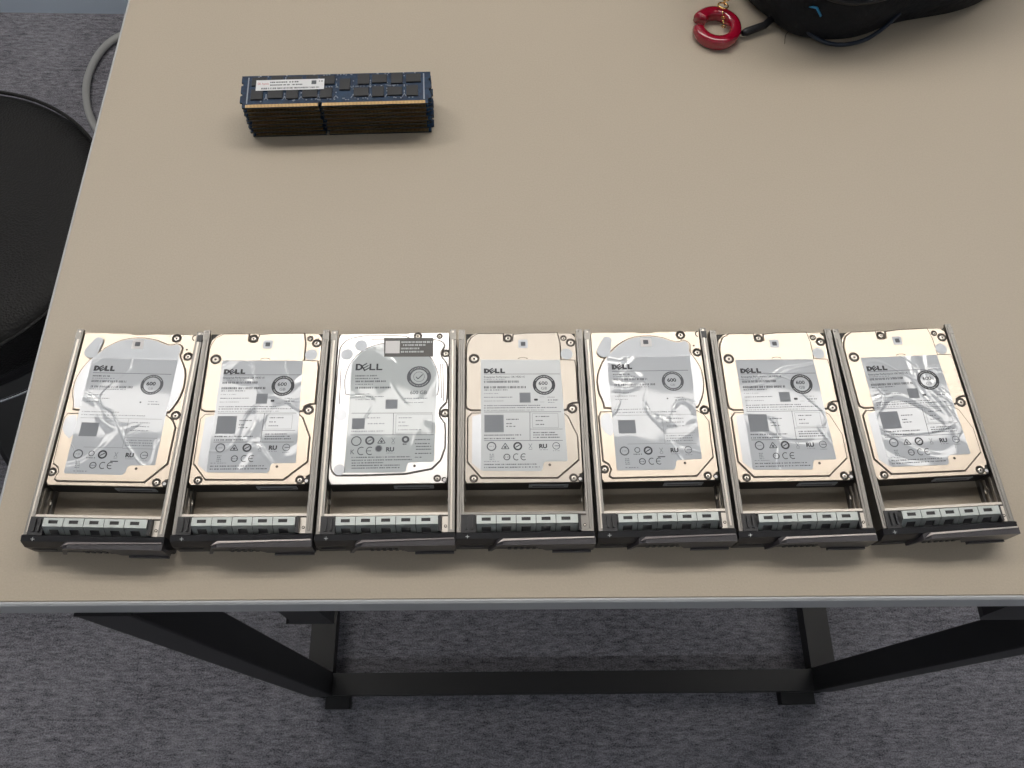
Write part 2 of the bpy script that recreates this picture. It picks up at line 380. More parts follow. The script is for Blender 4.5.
def bin_mark(m,x,y,z,ink):
    m.line(x-1,y+1.6,x+1,y-1.6,.35,z,ink); m.line(x+1,y+1.6,x-1,y-1.6,.35,z,ink); m.rect(x-1,y-2.3,x+1,y-2,z,ink)
def tri_mark(m,x,y,z,ink):
    for a,b in (((-2.3,-1.6),(0,2)),((0,2),(2.3,-1.6)),((2.3,-1.6),(-2.3,-1.6))): m.line(x+a[0],y+a[1],x+b[0],y+b[1],.5,z,ink)
    m.disc(x,y-.5,.8,z,ink,8)
def common_lower(m, z, i1, i2, i3, a):
    # icons and small print on the lower half; a = is it the round-plate drive
    y=-31.0 if a else -27.4
    xs=(-20.2,-12.4,-5.9,2.0,10.2,18.4) if a else (-19.1,-10.9,-3.4,4.2,12.0,19.7)
    m.ring(xs[0],y,2.2,2.9,z,i2); m.dashes(xs[0]-1.2,xs[0]+1.2,y,.6,z,i3,.3,.5)
    if a: m.ring(xs[1],y+.5,1.3,1.8,z,i2,16); m.dashes(xs[1]-2.5,xs[1]+2.5,y-2.2,.7,z,i2,.3,.6)
    else: tri_mark(m,xs[1],y,z,i2)
    m.ring(xs[2],y,1.7,2.7,z,i1); m.line(xs[2]-1.3,y-.7,xs[2]+1.2,y+.8,.6,z+.001,i1)
    bin_mark(m,xs[3],y,z,i3); ul_mark(m,xs[4],y,z,i1)
    m.ring(xs[5],y,1.9,2.3,z,i2); m.rect(xs[5]-1,y-.2,xs[5]+1.9,y+.2,z,i2); m.dashes(xs[5]-2,xs[5]+2,y-3.1,.5,z,i3,.3,.6)
    y2=y-6.8
    for k in range(4): m.dashes(-20.3,-17.6,y2+1.8-k*1.1,.65,z,i3,.4,.9)
    m.ring(-10.0,y2,1.5,2.1,z,i2,18); m.dashes(-11.2,-8.7,y2,.5,z,i2,.4,.7)
    ce_mark(m,-4.3,y2,2.0,z,i1)
def print_b(wr):
    m=MB(K); z=ZP+.04
    i1,i2,i3=('ink','ink_mid','ink_soft')
    dell_logo(m,-23.5,-10.2,21.05,24.35,z,i1,.39)
    m.line(-23.5,20.5,24,20.3,.3,z,i2)
    m.text('Enterprise Performance 15K HDD v5',-23.5,17.9,1.75,z,i1,.95,.01)
    m.dashes(-23.5,-10.3,16.9,.5,z,i3)
    m.dashes(-23.4,-1.9,15.2,1.5,z,i2,.25,.6,.22); m.dashes(-23.4,3.1,11.4,1.5,z,i1,.25,.6,.3)
    m.dashes(-23.4,-8.6,9.6,.55,z,i2); m.dashes(-23.4,-14,7.2,.45,z,i3); m.dashes(-23.4,-6.1,4.7,.5,z,i2,.3,.8,.2)
    m.dashes(-23.4,-11.6,2.2,.45,z,i3); m.dashes(-23.4,11,-.9,.5,z,i2); m.dashes(-23.5,21.1,-2.4,.5,z,i2); m.dashes(-23.5,13,-4,.45,z,i3)
    seal(m,13.75,12.9,7.0,4.9,z,0,i1)
    m.text('600',10.35,12.9,3.3,z,i1,1.15,.02); m.text('GB',11.7,9.7,2.6,z,i2,1.15,.0)
    m.flat(rrect(7.3,2.2,9.6,3.6,.5),z,i1)
    m.rect(10.8,1.2,13.6,1.4,z,i3); m.rect(10.8,4.6,13.6,4.8,z,i3); m.dashes(15.6,20,4.5,.5,z,i3); m.dashes(15.8,22,2.6,.6,z,i2); m.dashes(15.8,19.8,1,.5,z,i3)
    m.rect(-1.6,1.0,5.2,7.7,z,'ink_soft')
    m.line(-23.6,-5.1,23.6,-5.3,.3,z,i2); m.line(4.5,-5.3,4.1,-23.8,.3,z,i2); m.line(4.4,-16.5,24,-16.6,.25,z,i2); m.line(-23.6,-23.7,23.8,-24,.3,z,i2)
    for q in ((5.9,-6.4,21.6,-6.4),(21.6,-6.4,21.6,-15.6),(21.6,-15.6,5.9,-15.6),(5.9,-15.6,5.9,-6.4)): m.line(*q,.2,z,i3)
    m.rect(-23.3,-18.4,-11.6,-7.0,z,'ink_soft')
    for x0,x1,y in ((-10,-2.5,-10),(-10,-6.8,-12.8),(-10,-4.3,-14.6),(7.9,16.2,-8.3),(7.9,12.2,-11),(7.8,13.5,-13.5)): m.dashes(x0,x1,y,.6,z,i2)
    for x0,x1,y in ((-23.5,-.9,-20.2),(-23.5,-4.9,-22.4),(6.2,19.3,-18.8),(6.2,21,-20.3),(6.2,22,-21.9)): m.dashes(x0,x1,y,.65,z,i2)
    common_lower(m,z,i1,i2,i3,False)
    m.dashes(-23.6,-14.6,-36.9,.4,z,i3); m.dashes(-23.6,7.7,-38.8,.6,z,i2); m.dashes(-23.6,9.6,-40.6,.6,z,i2)
    return m
def print_a():
    m=MB(K); z=ZP+.04; i1,i2,i3='ink','ink_mid','ink_soft'
    dell_logo(m,-23.4,-10.5,23.2,26.8,z,i1,.39)
    m.line(-23.4,21.9,24.6,21.9,.3,z,i2)
    m.dashes(-23,-12.6,19.8,.8,z,i2); m.dashes(-23,-9,18.2,.5,z,i3)
    m.dashes(-23,-1.4,16.3,1.4,z,i2,.25,.6,.25); m.dashes(-22.6,3.2,12.6,1.4,z,i2,.25,.6,.35); m.dashes(-23,-1,11,.5,z,i3)
    for x1,y in ((-13,7.2),(-9,4.9),(-15,2.7)): m.dashes(-23,x1,y,.45,z,i3)
    seal(m,14.1,14.6,6.9,5.0,z,0,i2)
    m.text('600',10.6,14.2,3.3,z,i1,1.15,.03); m.text('GB',12.2,11.3,2.1,z,i3,1.1)
    m.dashes(9,10,2.8,.9,z,i2); m.dashes(14,20,3.4,.5,z,i3); m.dashes(14,21,1.7,.6,z,i3)
    m.line(-24,-8,24.5,-8,.22,z,i3); m.line(4.8,-8,4.8,-26.5,.22,z,i3); m.line(4.8,-20.2,24,-20.2,.22,z,i3); m.line(4.8,-27,24,-27,.22,z,i3); m.line(-18,-26.6,4.8,-26.6,.22,z,i3)
    m.rect(-22.6,-19.8,-12,-11,z,'ink_soft')
    for x1,y in ((-2,-4),(14,-6)): m.dashes(-24,x1,y,.5,z,i3)
    for y in (-10.5,-13,-15.5): m.dashes(7,18,y,.5,z,i3)
    for y in (-21.8,-23.4,-25): m.dashes(6,22,y,.6,z,i3)
    common_lower(m,z,i1,i2,i3,True)
    m.rect(-.5,-35.4,4,-34.8,z,i1)
    m.dashes(-20.5,-12.5,-41.5,.5,z,i3)
    return m
def print_c():
    m=MB(K); z=ZP+.04; i1,i2,i3='ink','ink_mid','ink_soft'
    dell_logo(m,-22.9,-6.2,23.6,28.1,z,i1,.26)
    for x0,x1,y,h in ((-22.7,-9.5,19.8,.8),(-22.6,-8.1,17.9,.7),(-22.4,-3.8,16,1.1),(-22.3,-11.4,14,.5),(-22.2,-.5,11.7,1.2),(-22,-13,7.5,.4),(-21.9,-4.7,5.6,.5),(-21.7,-10.9,3.7,.4)): m.dashes(x0,x1,y,h,z,i2,.3,.9)
    seal(m,16.6,18.8,7.5,5.1,z,1,i2); m.ring(16.6,18.8,3.2,3.45,z,i2)
    m.line(14.7,18.8,16.1,17.3,.6,z,i2); m.line(16,17.3,18.9,20.4,.6,z+.001,i2)
    m.text('600 GB',11.3,7.0,3.4,z,i2,1.0,.01)
    m.dashes(8,22,4.2,.7,z,i3); m.dashes(8,20,1.4,.5,z,i3)
    m.line(-23.6,-5.2,25.4,-5.6,.3,z,i2); m.line(1.8,-5.6,2,-19.4,.3,z,i2); m.line(-23.4,-19.3,26.4,-19.8,.35,z,i2)
    for q in ((3.4,-6.6,25.4,-6.6),(25.4,-6.6,25.4,-18.6),(25.4,-18.6,3.4,-18.6),(3.4,-18.6,3.4,-6.6)): m.line(*q,.2,z,i3)
    m.rect(-3.3,-2.6,4,3.6,z,i3); m.rect(-23,-15.6,-15.3,-8.6,z,i3)
    for x0,x1,y in ((-14,-6,-8.4),(-13.5,-3.5,-12.2),(-23,-3,-17),(5,13,-8.6),(5,9,-11.4),(5,11,-13.8),(5,19,-16.4)): m.dashes(x0,x1,y,.55,z,i3)
    m.ring(-19.7,-23.3,2.5,3.1,z,i2); m.ring(-11.7,-23,1.7,2.8,z,i2); m.line(-12.8,-23.6,-10.6,-22.4,.5,z+.001,i2); tri_mark(m,-4.7,-23.2,z,i2); bin_mark(m,2.3,-23.2,z,i3)
    m.ring(9.6,-22.6,1.0,2.3,z,i2,16); m.dashes(8,11,-25.6,.8,z,i2)
    m.text('K',-23,-31.6,4.4,z,i2,.9); m.ring(-16.4,-29.6,1.9,2.4,z,i2,16,1.1,1,5.3)
    m.ring(-11.3,-29.6,1.9,2.4,z,i2,16,1.1,1,5.3); m.rect(-13.2,-29.8,-10.6,-29.4,z,i2)
    m.disc(-6.2,-28.2,1.8,z,i2,16); m.ring(-6.2,-28.2,1.9,2.2,z,i3); ul_mark(m,.8,-28.7,z,i2)
    for x0,x1,y in ((-21.9,12.7,-33.6),(-21.8,14.2,-35.4),(-21.7,-3.1,-37.1),(-21.6,6.7,-38.7),(-21.5,6.7,-40.3),(15.2,25,-22.8),(15.3,24,-25.4),(16,25,-27.2),(16,25,-29),(15.5,25.2,-31.6),(15.5,20,-34)): m.dashes(x0,x1,y,.6,z,i2)
    return m
def lid(kind):
    """cover plate with its raised embossed fields"""
    mt={'A':'lid_cream','B':'lid_cream','D':'lid_brushed','C':'lid_silver'}[kind]
    m=MB(K)
    if kind=='C': outl=[(-35,46),(-33.5,49.7),(9,49.7),(10,50.2),(35,50.2),(35,-45.5),(33.2,-50),(-33,-50),(-35,-46)]
    elif kind=='A': outl=[(-35,49),(-34,50.1),(-6,50.1),(-5,49.4),(5,49.4),(6,50.1),(35,50.1),(35,-45),(33.2,-45.6),(32.4,-50),(-33.6,-50),(-35,-48)]
    else: outl=[(-35,41),(-34.2,45),(-31,48.6),(-28,50),(-11,50),(-10.8,49.4),(-4.8,49.4),(5,50.1),(24,50.1),(25,49.6),(32.5,49.6),(35,46.5),(35,-44),(33,-45),(32.4,-50),(-33.6,-50),(-35,-48)]
    m.prism(outl,ZL-.6,ZL+.12,mt,ch=.3)
    def plate(p, z=ZT, ch=.4):
        m.flat(offset(p,.55),ZL+.15,'gasket_shade'); m.prism(p,ZL+.1,z,mt,ch=ch)
    if kind in 'BD':
        up=[(-34.4,38.1),(-33.6,42.1),(-31.4,46.4),(-27,49.2),(-11,49.2),(-11,44.1),(-9.6,43.1),(-6.6,43.1),(-5.2,44.1),(-4.6,48.6),(4,49.4),(23.6,49.6),(25,42),(25,30.4),(33.6,30),(34.3,25),(34.3,1),(31,.8),(28,-.6),(27,-3.8),(-31.6,-3.6),(-33.9,-2.2),(-34.4,.5)]
        lo=[(-31,-5.6),(-33.4,-8.6),(-33.5,-37.0),(-25.3,-46.9),(19.9,-47.3),(32.9,-36.2),(32.9,-20.8),(27.6,-8),(24,-5.4)]
        plate(up); plate(lo)
        m.ring(1.,30.9,2.5,3.4,ZT+.02,'recess_dark',20,.35,.2,PI-.2)
    if kind=='A':
        disc=smooth([(-29.8,-3.9),(-30.6,2),(-32.9,8),(-33.3,17),(-30.6,25.6),(-27,31.8),(-21.8,37.5),(-16.5,42.1),(-9.2,45.9),(.4,47.1),(9.6,46.1),(17,43),(20.6,42.2),(24.6,43.6),(28,41.4),(28,38),(27.2,34.9),(30.5,29.2),(33,23.4),(33.7,14.2),(32.3,6),(29.4,-.5),(27.2,-3.9)],1)
        lo=[(26.9,-5.5),(30.8,-8.4),(33.2,-12.7),(32.9,-35.8),(21.5,-47.4),(-28.7,-47.6),(-30.3,-46.4),(-30.0,-44.6),(-28.9,-42.2),(-30.2,-39),(-33.4,-36.8),(-33.9,-8.2),(-32.4,-5.2)]
        plate(disc); plate(lo)
    if kind=='C':
        o=[(-34.0,37.2),(-32.0,42.6),(-28.1,46.0),(-20,47.9),(-17.7,48),(6.7,47.9),(9.4,46.4),(12,44.9),(21.9,44.7),(27.0,44.9),(30.6,43.4),(32.4,41),(31.4,38.4),(29.7,35.6),(30.4,32.4),(33.6,28.6),(34.3,24),(34.3,2.4),(32.4,0),(29.8,-2.9),(29.4,-7),(31.4,-10.4),(33.4,-12.8),(33.2,-33.2),(23.0,-43.8),(-29.5,-44.9),(-32.4,-43),(-34.1,-39.1),(-34.3,-20)]
        plate(smooth(o,1),ch=.45)
        disc=[(-27.5,5.2),(-29.1,15.1),(-28.5,21.5),(-26.4,28.6),(-21.0,35.9),(-14.0,40.2),(-6.3,42.4),(1,42.9),(8.2,42),(16,38.6),(23.5,32.5),(27.6,23.7),(29.3,14.4),(27.6,3.9)]
        d=smooth(disc,1); m.prism(offset(d,.45),ZT,ZT+.03,'gasket_shade'); m.prism(d,ZT,ZT+.05,'disc_film')
        for x0,y0,x1,y1 in ((-31.9,25.3,-31.4,1.),(31.2,27.9,32.0,2.3),(29.9,27.9,30.7,4),(-14.3,45.4,-5,45.4)): m.line(x0,y0,x1,y1,.5,ZT+.03,'recess_dark')
    return m
def comb():
    """folded spring strip: five fingers, a window in the top of each, notches along the folded front"""
    m=MB(K); t=.35
    for k in range(5):
        c=-22.5+k*11.4; x0,x1=c-5.5,c+5.5
        if k==0: x0=-28
        if k==4: x1=30
        yt,yb,z=-70.7,-75.6,24.3
        for a,b,c0,d in ((x0,x1,yt-1.3,yt),(x0,x1,yb,yb+1.6),(x0,c-2.6,yb+1.6,yt-1.3),(c+2.6,x1,yb+1.6,yt-1.3)): m.box(a,b,c0,d,z-t,z,'spring_metal')
        def slab(xa,xb,s0,s1):   # along the sloped front, s in 0..1
            P=lambda s:(yb-3.4*s, z-5.6*s)
            (ya,za),(yc,zc)=P(s0),P(s1)
            m.extr_x([(ya,za),(yc,zc),(yc+t,zc-.1),(ya+t,za-.1)],xa,xb,'spring_metal')
        slab(x0,x1,0,.38); slab(x0,c-2.7,.38,1); slab(c+2.7,x1,.38,1)
    return m
def carrier_parts(root, kind):
    prof=[(39.3,20.5),(39.3,14.2),(38.2,13.6),(38.2,6.4),(39.3,5.8),(39.3,0),(36.4,0),(36.4,3.4),(37.0,4),(37.0,18.2),(35.45,18.6),(35.45,20.5)]
    for sgn in (-1,1):
        m=MB(K); pr=[(sgn*x,z) for x,z in prof]
        m.extr_y(pr,-79.5,51.6,'rail_metal')
        m.extr_y([(sgn*36.6,20.5),(sgn*38.1,20.5),(sgn*37.8,20.8),(sgn*36.9,20.8)],-78,50.5,'rail_light' if kind in 'AC' else 'rail_metal')
        for z in (8,14): m.extr_y([(sgn*36.2,z-.7),(sgn*37.1,z-.7),(sgn*37.1,z+.7),(sgn*36.2,z+.7)],-78,-50.5,'rail_light')
        m.box(min(sgn*36.2,sgn*39.45),max(sgn*36.2,sgn*39.45),44.5,49.3,18.9,20.85,'black_plastic' if kind=='A' and sgn>0 else 'rail_metal')
        if sgn>0: m.prism([(36.8,-70.2),(32,-70.2),(32,-79.5),(35.6,-79.5),(37.6,-78.3),(38.8,-76)],19.6,20.3,'rail_light' if kind!='D' else 'rail_metal',ch=.15)
        m.build('rail',root)
        for y in (-58,):
            q=MB(K); q.lathe([(0,0),(1.3,.1),(1.7,.5),(1.8,1.)],'screw_steel',n=16); so=q.build('rail_screw',root,(sgn*35.3*K,y*K,11*K)); so.rotation_euler=(0,-sgn*PI/2,0)
    m=MB(K); m.box(-36.8,36.8,-69.2,-67.7,17.6,20.1,'rail_light' if kind!='D' else 'rail_metal'); m.box(31,36.2,-70.2,-69.2,19.2,20.14,'recess_dark'); m.build('cross_bar',root)
    q=MB(K); q.cyl(0,0,.9,0,.3,'recess_dark',14); q.disc(0,0,.5,.31,'screw_steel',10); q.build('rivet',root,(34.2*K,-76*K,20.3*K))
    comb().build('grounding_spring',root)
    # black plastic front
    m=MB(K)
    m.box(-36.8,31.8,-80.5,-69.3,1.,18.4,'black_plastic'); m.box(-37.0,-28.6,-80,-69.4,14,21.4,'black_plastic'); m.box(-34.4,-33.2,-78,-71,21.4,22.4,'black_plastic')
    m.box(-31.4,-30.2,-78,-71,21.4,22.6,'black_plastic'); m.box(30.3,31.9,-79.5,-70,14,23.2,'black_plastic')
    m.extr_x([(-79.4,0),(-79.4,19.8),(-80.2,21.1),(-83.4,20.6),(-85.4,15),(-85.2,3),(-84,0)],-39.9,39.9,'black_plastic')
    for k in range(6): m.box(-10+k*3.6,-8+k*3.6,-85.9,-85.0,4,8.5,'black_plastic')
    m.box(-37.6,-24,-85.9,-84.6,9.2,11,'lever_plastic')
    m.build('bezel',root)
    m=MB(K)
    m.box(-34.4,-32.2,-82.3,-82.0,20.6,20.95,'icon_white'); m.box(-33.45,-33.15,-83.2,-81.1,20.5,21.02,'icon_white'); m.build('status_mark',root)
    m=MB(K)
    body=[(-21.5,6.5),(-19.5,6.5),(-15.5,16.4),(6.5,16.4),(12,7),(39.8,7),(39.8,21.6),(-13,21.6),(-16.5,19.4)]
    m.extr_y(body,-87.4,-83.4,'lever_plastic'); m.box(16,38.6,-88.4,-87.0,4.6,7.2,'lever_plastic',ch=.3)
    lv=m.build('release_lever',root)
    m=MB(K); lip='lever_lip' if kind in 'BD' else 'lever_lip_unlit'
    m.prism([(-16.4,-86.4),(-13,-83.8),(39.2,-83.0),(39.2,-84.0),(-12,-85.2)],21.4,22.3,lip,ch=.2); m.build('lever_lip',lv)
def make_drive(kind):
    root=thing('hard_drive','x','hard drive',(0,0,TZ))
    m=MB(K)
    m.prism([(-34.6,-49.6),(34.6,-49.6),(34.9,-46),(34.9,49.6),(-34.9,49.6),(-34.9,-46)],4.2,ZL-.6,'cast_shade'); m.box(-34.95,34.95,-30,-22,6,15,'cast_shade')
    for sx in (-1,1):
        for y in (-38,38): m.box(min(sx*34.8,sx*37.05),max(sx*34.8,sx*37.05),y-1.6,y+1.6,7,10,'screw_steel')
    body=m.build('drive_body',root)
    m=MB(K); m.extr_y([(3,9.6),(26.5,9.6),(26.5,14.6),(3,14.6)],-50.1,-49.5,'grey_film'); m.box(5,24,-50.14,-50.02,11.4,12.6,'ink'); m.build('end_label',body)
    lid(kind).build('cover_plate',root)
    if kind in 'BD':
        sc=[(-29.6,31.3,2.9,ZT),(-8.1,46.2,2.3,ZL+.1),(27.4,46.0,1.6,ZL+.1),(31.8,42.8,2.5,ZL+.1),(30.6,-2.9,2.7,ZL+.1),(-29.7,-47.1,2.1,ZL+.1),(29.3,-47.2,2.2,ZL+.1)]
    elif kind=='A':
        sc=[(22.9,47.4,2.6,ZL+.1),(32.2,34.8,2.5,ZL+.1),(31.8,-4.9,2.5,ZL+.1),(-33.0,-42.0,2.2,ZL+.1),(28.4,-47.2,2.1,ZL+.1)]
    else:
        sc=[(15.2,47.9,2.2,ZL+.1),(28.9,47.6,1.5,ZL+.1),(33.0,35.4,2.3,ZL+.1),(33.0,-5.4,2.5,ZL+.1),(28.9,-46.9,1.8,ZL+.1)]
    for x,y,r,z in sc: screw(root,x,y,r,z=z)
    m=MB(K); m.disc(32.9,-47.6,1.5,.02,'recess_dark',14); m.disc(33.2,-47.9,1.0,.05,'sticker_white',14); m.build('corner_hole',root,(0,0,(ZL+.13)*K))
    if kind=='A': m=MB(K); m.disc(30.6,39.6,.7,ZL+.15,'recess_dark',10); m.ring(34.3,48,1.2,1.9,ZL+.16,'recess_dark',14,1.2,1.4,4.6); m.build('corner_notch',root)
    lm={'A':'label_wrinkled','B':'label_wrinkled','C':'label_soft','D':'label_matte'}[kind]
    if kind in 'BD':
        lab_=[(-25.5,30.6),(24.4,30.1),(25.4,-5),(26.2,-36.6),(25.8,-37.2),(13.6,-37.2),(12.2,-37.7),(11.5,-38.9),(11.2,-41.8),(10,-43.2),(-24.6,-42.6),(-25.3,-41.8)]
        m=MB(K); m.prism([(-30.6,-7.9),(-25.4,-6.4),(-25.2,-42.6),(-30.8,-37.7)],ZT+.005,ZT+.05,'disc_film'); m.build('clear_film',root)
        m=MB(K); m.cyl(29,34.7,3.8,ZL+.12,ZL+.2,'grey_film',28); m.build('round_sticker',root)
        m=MB(K); m.prism(rrect(-1.6,38.6,4.4,44.6,.9),ZT,ZT+.05,'grey_film'); m.flat(rrect(.0,40.2,2.9,43.,.3),ZT+.06,'ink_mid'); m.build('square_sticker',root)
        pr=print_b(kind=='B')
    elif kind=='A':
        lab_=[(-25.9,32.2),(26.9,31.9),(26.4,0),(26,-36.5),(25.4,-37),(11.8,-37.4),(10.2,-38.2),(9.6,-41.8),(8,-43.4),(-25,-43.1),(-25.8,-42.4)]
        disc=smooth([(-29.4,-2.6),(-30,2),(-32.2,8),(-32.6,17),(-30,25.2),(-26.4,31.3),(-21.3,37),(-16.1,41.5),(-9,45.2),(.4,46.4),(9.4,45.4),(17,42.2),(20.8,41.4),(24.6,42.8),(27,41),(27.2,38),(26.4,34.9),(29.8,29),(32.3,23),(33,14.2),(31.6,6),(28.8,-.5),(26.8,-2.6)],1)
        m=MB(K); m.prism(disc,ZT+.005,ZT+.03,'disc_film')
        top=[p for p in ccw(disc) if p[1]>32.3]; top=sorted(top,key=lambda p:math.atan2(p[1]-32,p[0])); 
        m.prism([(27,32.3)]+top+[(-25.8,32.3)],ZT+.03,ZT+.045,'grey_film')
        m.prism(smooth([(-33.2,-9),(-30.5,-6.2),(-25.8,-6.4),(-25.8,-23),(-33,-17)],1),ZT+.005,ZT+.03,'disc_film'); m.build('clear_film',root)
        a=math.radians(66.7); cx0,cy0,cx1,cy1=-24.9,43.6,-27.6,36.4
        p=[(cx0+3.1*math.cos(t),cy0+3.1*math.sin(t)) for t in [a-PI/2+PI*i/10 for i in range(11)]]+[(cx1+4.4*math.cos(t),cy1+4.4*math.sin(t)) for t in [a+PI/2+PI*i/10 for i in range(11)]]
        m=MB(K); m.prism(p,ZT+.03,ZT+.12,'grey_film'); m.build('oblong_sticker',root)
        m=MB(K); m.prism(rrect(-3.6,39.0,3.6,45.2,.5),ZT+.05,ZT+.1,'sticker_white'); m.flat(rrect(-1.8,40.8,1.4,43.8,.3),ZT+.11,'ink_mid'); m.build('square_sticker',root)
        pr=print_a()
    else:
        lab_=[(-25.3,28.6),(-20.6,35.6),(-14,39.9),(-6.3,42),(1,42.5),(8,41.6),(16,38.2),(23.2,32.2),(27.2,23.6),(27.6,3.2),(26.9,-36.2),(26.3,-36.9),(13,-37.1),(11.4,-37.8),(10.8,-39),(10.2,-42.4),(9,-43.3),(-25.8,-42.8),(-25.6,-5.5),(-25.5,6)]
        for x,y,r in ((-20.3,41,3.9),(-28.8,34.8,3.8),(-30.0,-6.3,3.7),(-28.6,-41.2,3.4)):
            m=MB(K); m.cyl(x,y,r,ZT+.01,ZT+.08,'grey_film' if y>0 else 'disc_film',28); m.build('round_sticker',root)
        pr=print_c()
    m=MB(K); m.prism(lab_,ZT+.02,ZP,lm); lb=m.build('label',root)
    pr.build('printing',lb)
    m=MB(K); m.disc(0,0,.85,0,'recess_dark',12); m.build('vent_hole',root,(15.4*K,-39.3*K,(ZT+.03)*K))
    if kind=='C':
        m=MB(K); m.prism([(-6.2,46.3),(24.9,45.9),(25.1,32.7),(-5.5,32.9)],ZP+.0,ZP+.12,'sticker_dark'); st=m.build('dark_sticker',root)
        st['label']='dark grey serial sticker with pale print'
        m=MB(K); z=ZP+.15; m.rect(-5,35.2,4,44,z,'sticker_white')
        for x0,x1,y in ((4.9,24.2,43),(6,20.5,40.9),(4.8,16.4,38.5),(4.8,19,36.2)): m.dashes(x0,x1,y,1.2,z,'icon_white',.4,1.1,.22)
        m.build('printing',st)
    carrier_parts(root,kind)
    return root
def copy_tree(o, parent=None):
    c=o.copy(); COL.objects.link(c); c.parent=parent
    for ch in list(o.children): copy_tree(ch,c)
    return c
POSES=[(-.22151,.19626,-1.381,'A'),(-.14099,.19688,.302,'B'),(-.06051,.19705,.643,'C'),(.01975,.19757,.432,'D'),(.10017,.19833,1.072,'A'),(.18127,.19803,1.102,'B'),(.26283,.20041,3.049,'B')]
DL=['silver hard drive in a metal carrier, leftmost of the row of seven on the table',
 'silver hard drive in a metal carrier, second from the left end of the row',
 'silver hard drive with a dark serial sticker and a check-mark seal on its label',
 'brushed grey hard drive with a flat unwrinkled label, in the middle of the row',
 'silver hard drive with a round plate, just right of the brushed grey middle drive',
 'silver hard drive in a carrier, second from the right end of the row',
 'silver hard drive in a carrier turned slightly askew, rightmost of the row']
proto={}
for (x,y,a,k),lb in zip(POSES,DL):
    if k in proto: o=copy_tree(proto[k])
    else: o=proto[k]=make_drive(k)
    o.location=(x,y,TZ); o.rotation_euler=(0,0,math.radians(a)); tag(o,lb,'hard drive','drives laid out in a row on the table')

# ------------------------------------------------------------------ memory modules
def make_module():
    root=thing('memory_module','x','memory module',(0,0,0))
    L,Wd=135.6,30.
    m=MB(K); h=L/2
    key=-h+54.7+2
    pts=[(-h,-Wd/2+5.2),(-h+2.,-Wd/2+4.6),(-h+2.,-Wd/2),(key-1.1,-Wd/2),(key-1.1,-Wd/2+3.6),(key+1.1,-Wd/2+3.6),(key+1.1,-Wd/2),(h-2.,-Wd/2),(h-2.,-Wd/2+4.6),(h,-Wd/2+5.2),
         (h,-4),(h-1.3,-3.4),(h-1.3,-1.4),(h,-.8),(h,5.5),(h-1.3,6),(h-1.3,8.2),(h,8.8),(h,Wd/2),(-h,Wd/2),(-h,8.8),(-h+1.3,8.2),(-h+1.3,6),(-h,5.5),(-h,-.8),(-h+1.3,-1.4),(-h+1.3,-3.4),(-h,-4)]
    m.prism(pts,1.1,2.37,'circuit_board',m_side='board_edge')
    for sx in (-1,1): m.rect(sx*(h-4.9)-.45,-Wd/2+4,sx*(h-4.9)+.45,Wd/2-1.5,2.39,'solder')
    m.build('board',root)
    m=MB(K)
    for z0,z1 in ((1.04,1.11),(2.36,2.43)):
        m.box(-h+4.2,key-1.5,-Wd/2+.15,-Wd/2+2.9,z0,z1,'gold_contact'); m.box(key+1.5,h-4.2,-Wd/2+.15,-Wd/2+2.9,z0,z1,'gold_contact')
    m.build('contact_strip',root)
    rnd=random.Random(3)
    spots=[]
    for r,(yy,xs) in enumerate(((8.7,(-55,-42.5,-30,-17.5,-6.5,19.5,31,43.5,55.5)),(-3.4,(-56,-43,-31,-18.5,-7,18,30,42,54.5)))):
        for i,x in enumerate(xs):
            wide=(i+r)%2==0; w,hh=((5.3,3.9) if wide else (4.2,4.8)); spots.append((x,yy,w,hh))
    spots.append((6.2,4.2,3.8,5.2))
    for x,y,w,hh in spots:
        m=MB(K); m.box(x-w,x+w,y-hh,y+hh,2.36,3.46,'chip_black',ch=.15); m.build('chip',root)
    m=MB(K)
    for x,y,w,hh in spots[:-1]: m.box(x-w,x+w,y-hh,y+hh,.05,1.11,'chip_black')
    m.build('underside_chips',root)
    m=MB(K)
    for i in range(120):
        x=rnd.uniform(-58,58); y=rnd.choice((rnd.uniform(-9.9,-8.4),rnd.uniform(1.9,2.9),rnd.uniform(13.6,14.4),rnd.uniform(1.9,2.9)))
        m.box(x-.5,x+.5,y-.3,y+.3,2.36,2.7,'solder')
    for x in (-49.5,-36.5,-24.7,-12.6,.0,12.2,24.4,36.4,48.8):
        for k in range(5): 
            yy=rnd.uniform(-7,13); m.box(x-.35,x+.35,yy-.4,yy+.4,2.36,2.75,'solder')
        for s in (-1,1): m.line(x,-5.5,x+s*1.6,-8.2,.45,2.40,'solder')
    m.build('solder_points',root)
    return root
mod=make_module()
ang=math.radians(2.75)
ML=['blue memory module with a white sticker and black chips, topmost of the stack']+['dark-edged memory module in the stack, %s'%s for s in ('directly beneath the stickered top one','third from the top','fourth from the top','fourth from the bottom','third from the bottom','second from the bottom','lowest and touching the table')]
jit=random.Random(11)
for i in range(8):
    o=mod if i==0 else copy_tree(mod)
    z=TZ+(7-i)*.0041
    jx,jy=(0,0) if i==0 else (jit.uniform(-.0006,.0012),jit.uniform(-.0004,.0003))
    o.location=(-.1108+jx,.4390+jy,z); o.rotation_euler=(0,0,ang+(0 if i==0 else jit.uniform(-.004,.004)))
    tag(o,ML[i],'memory module','memory modules stacked on the table')
m=MB(K); m.prism([(-57,-.2),(-8.5,-.2),(-8.5,9.6),(-57,9.6)],3.46,3.53,'module_sticker')
st=m.build('sticker',mod)
m=MB(K); z=3.56
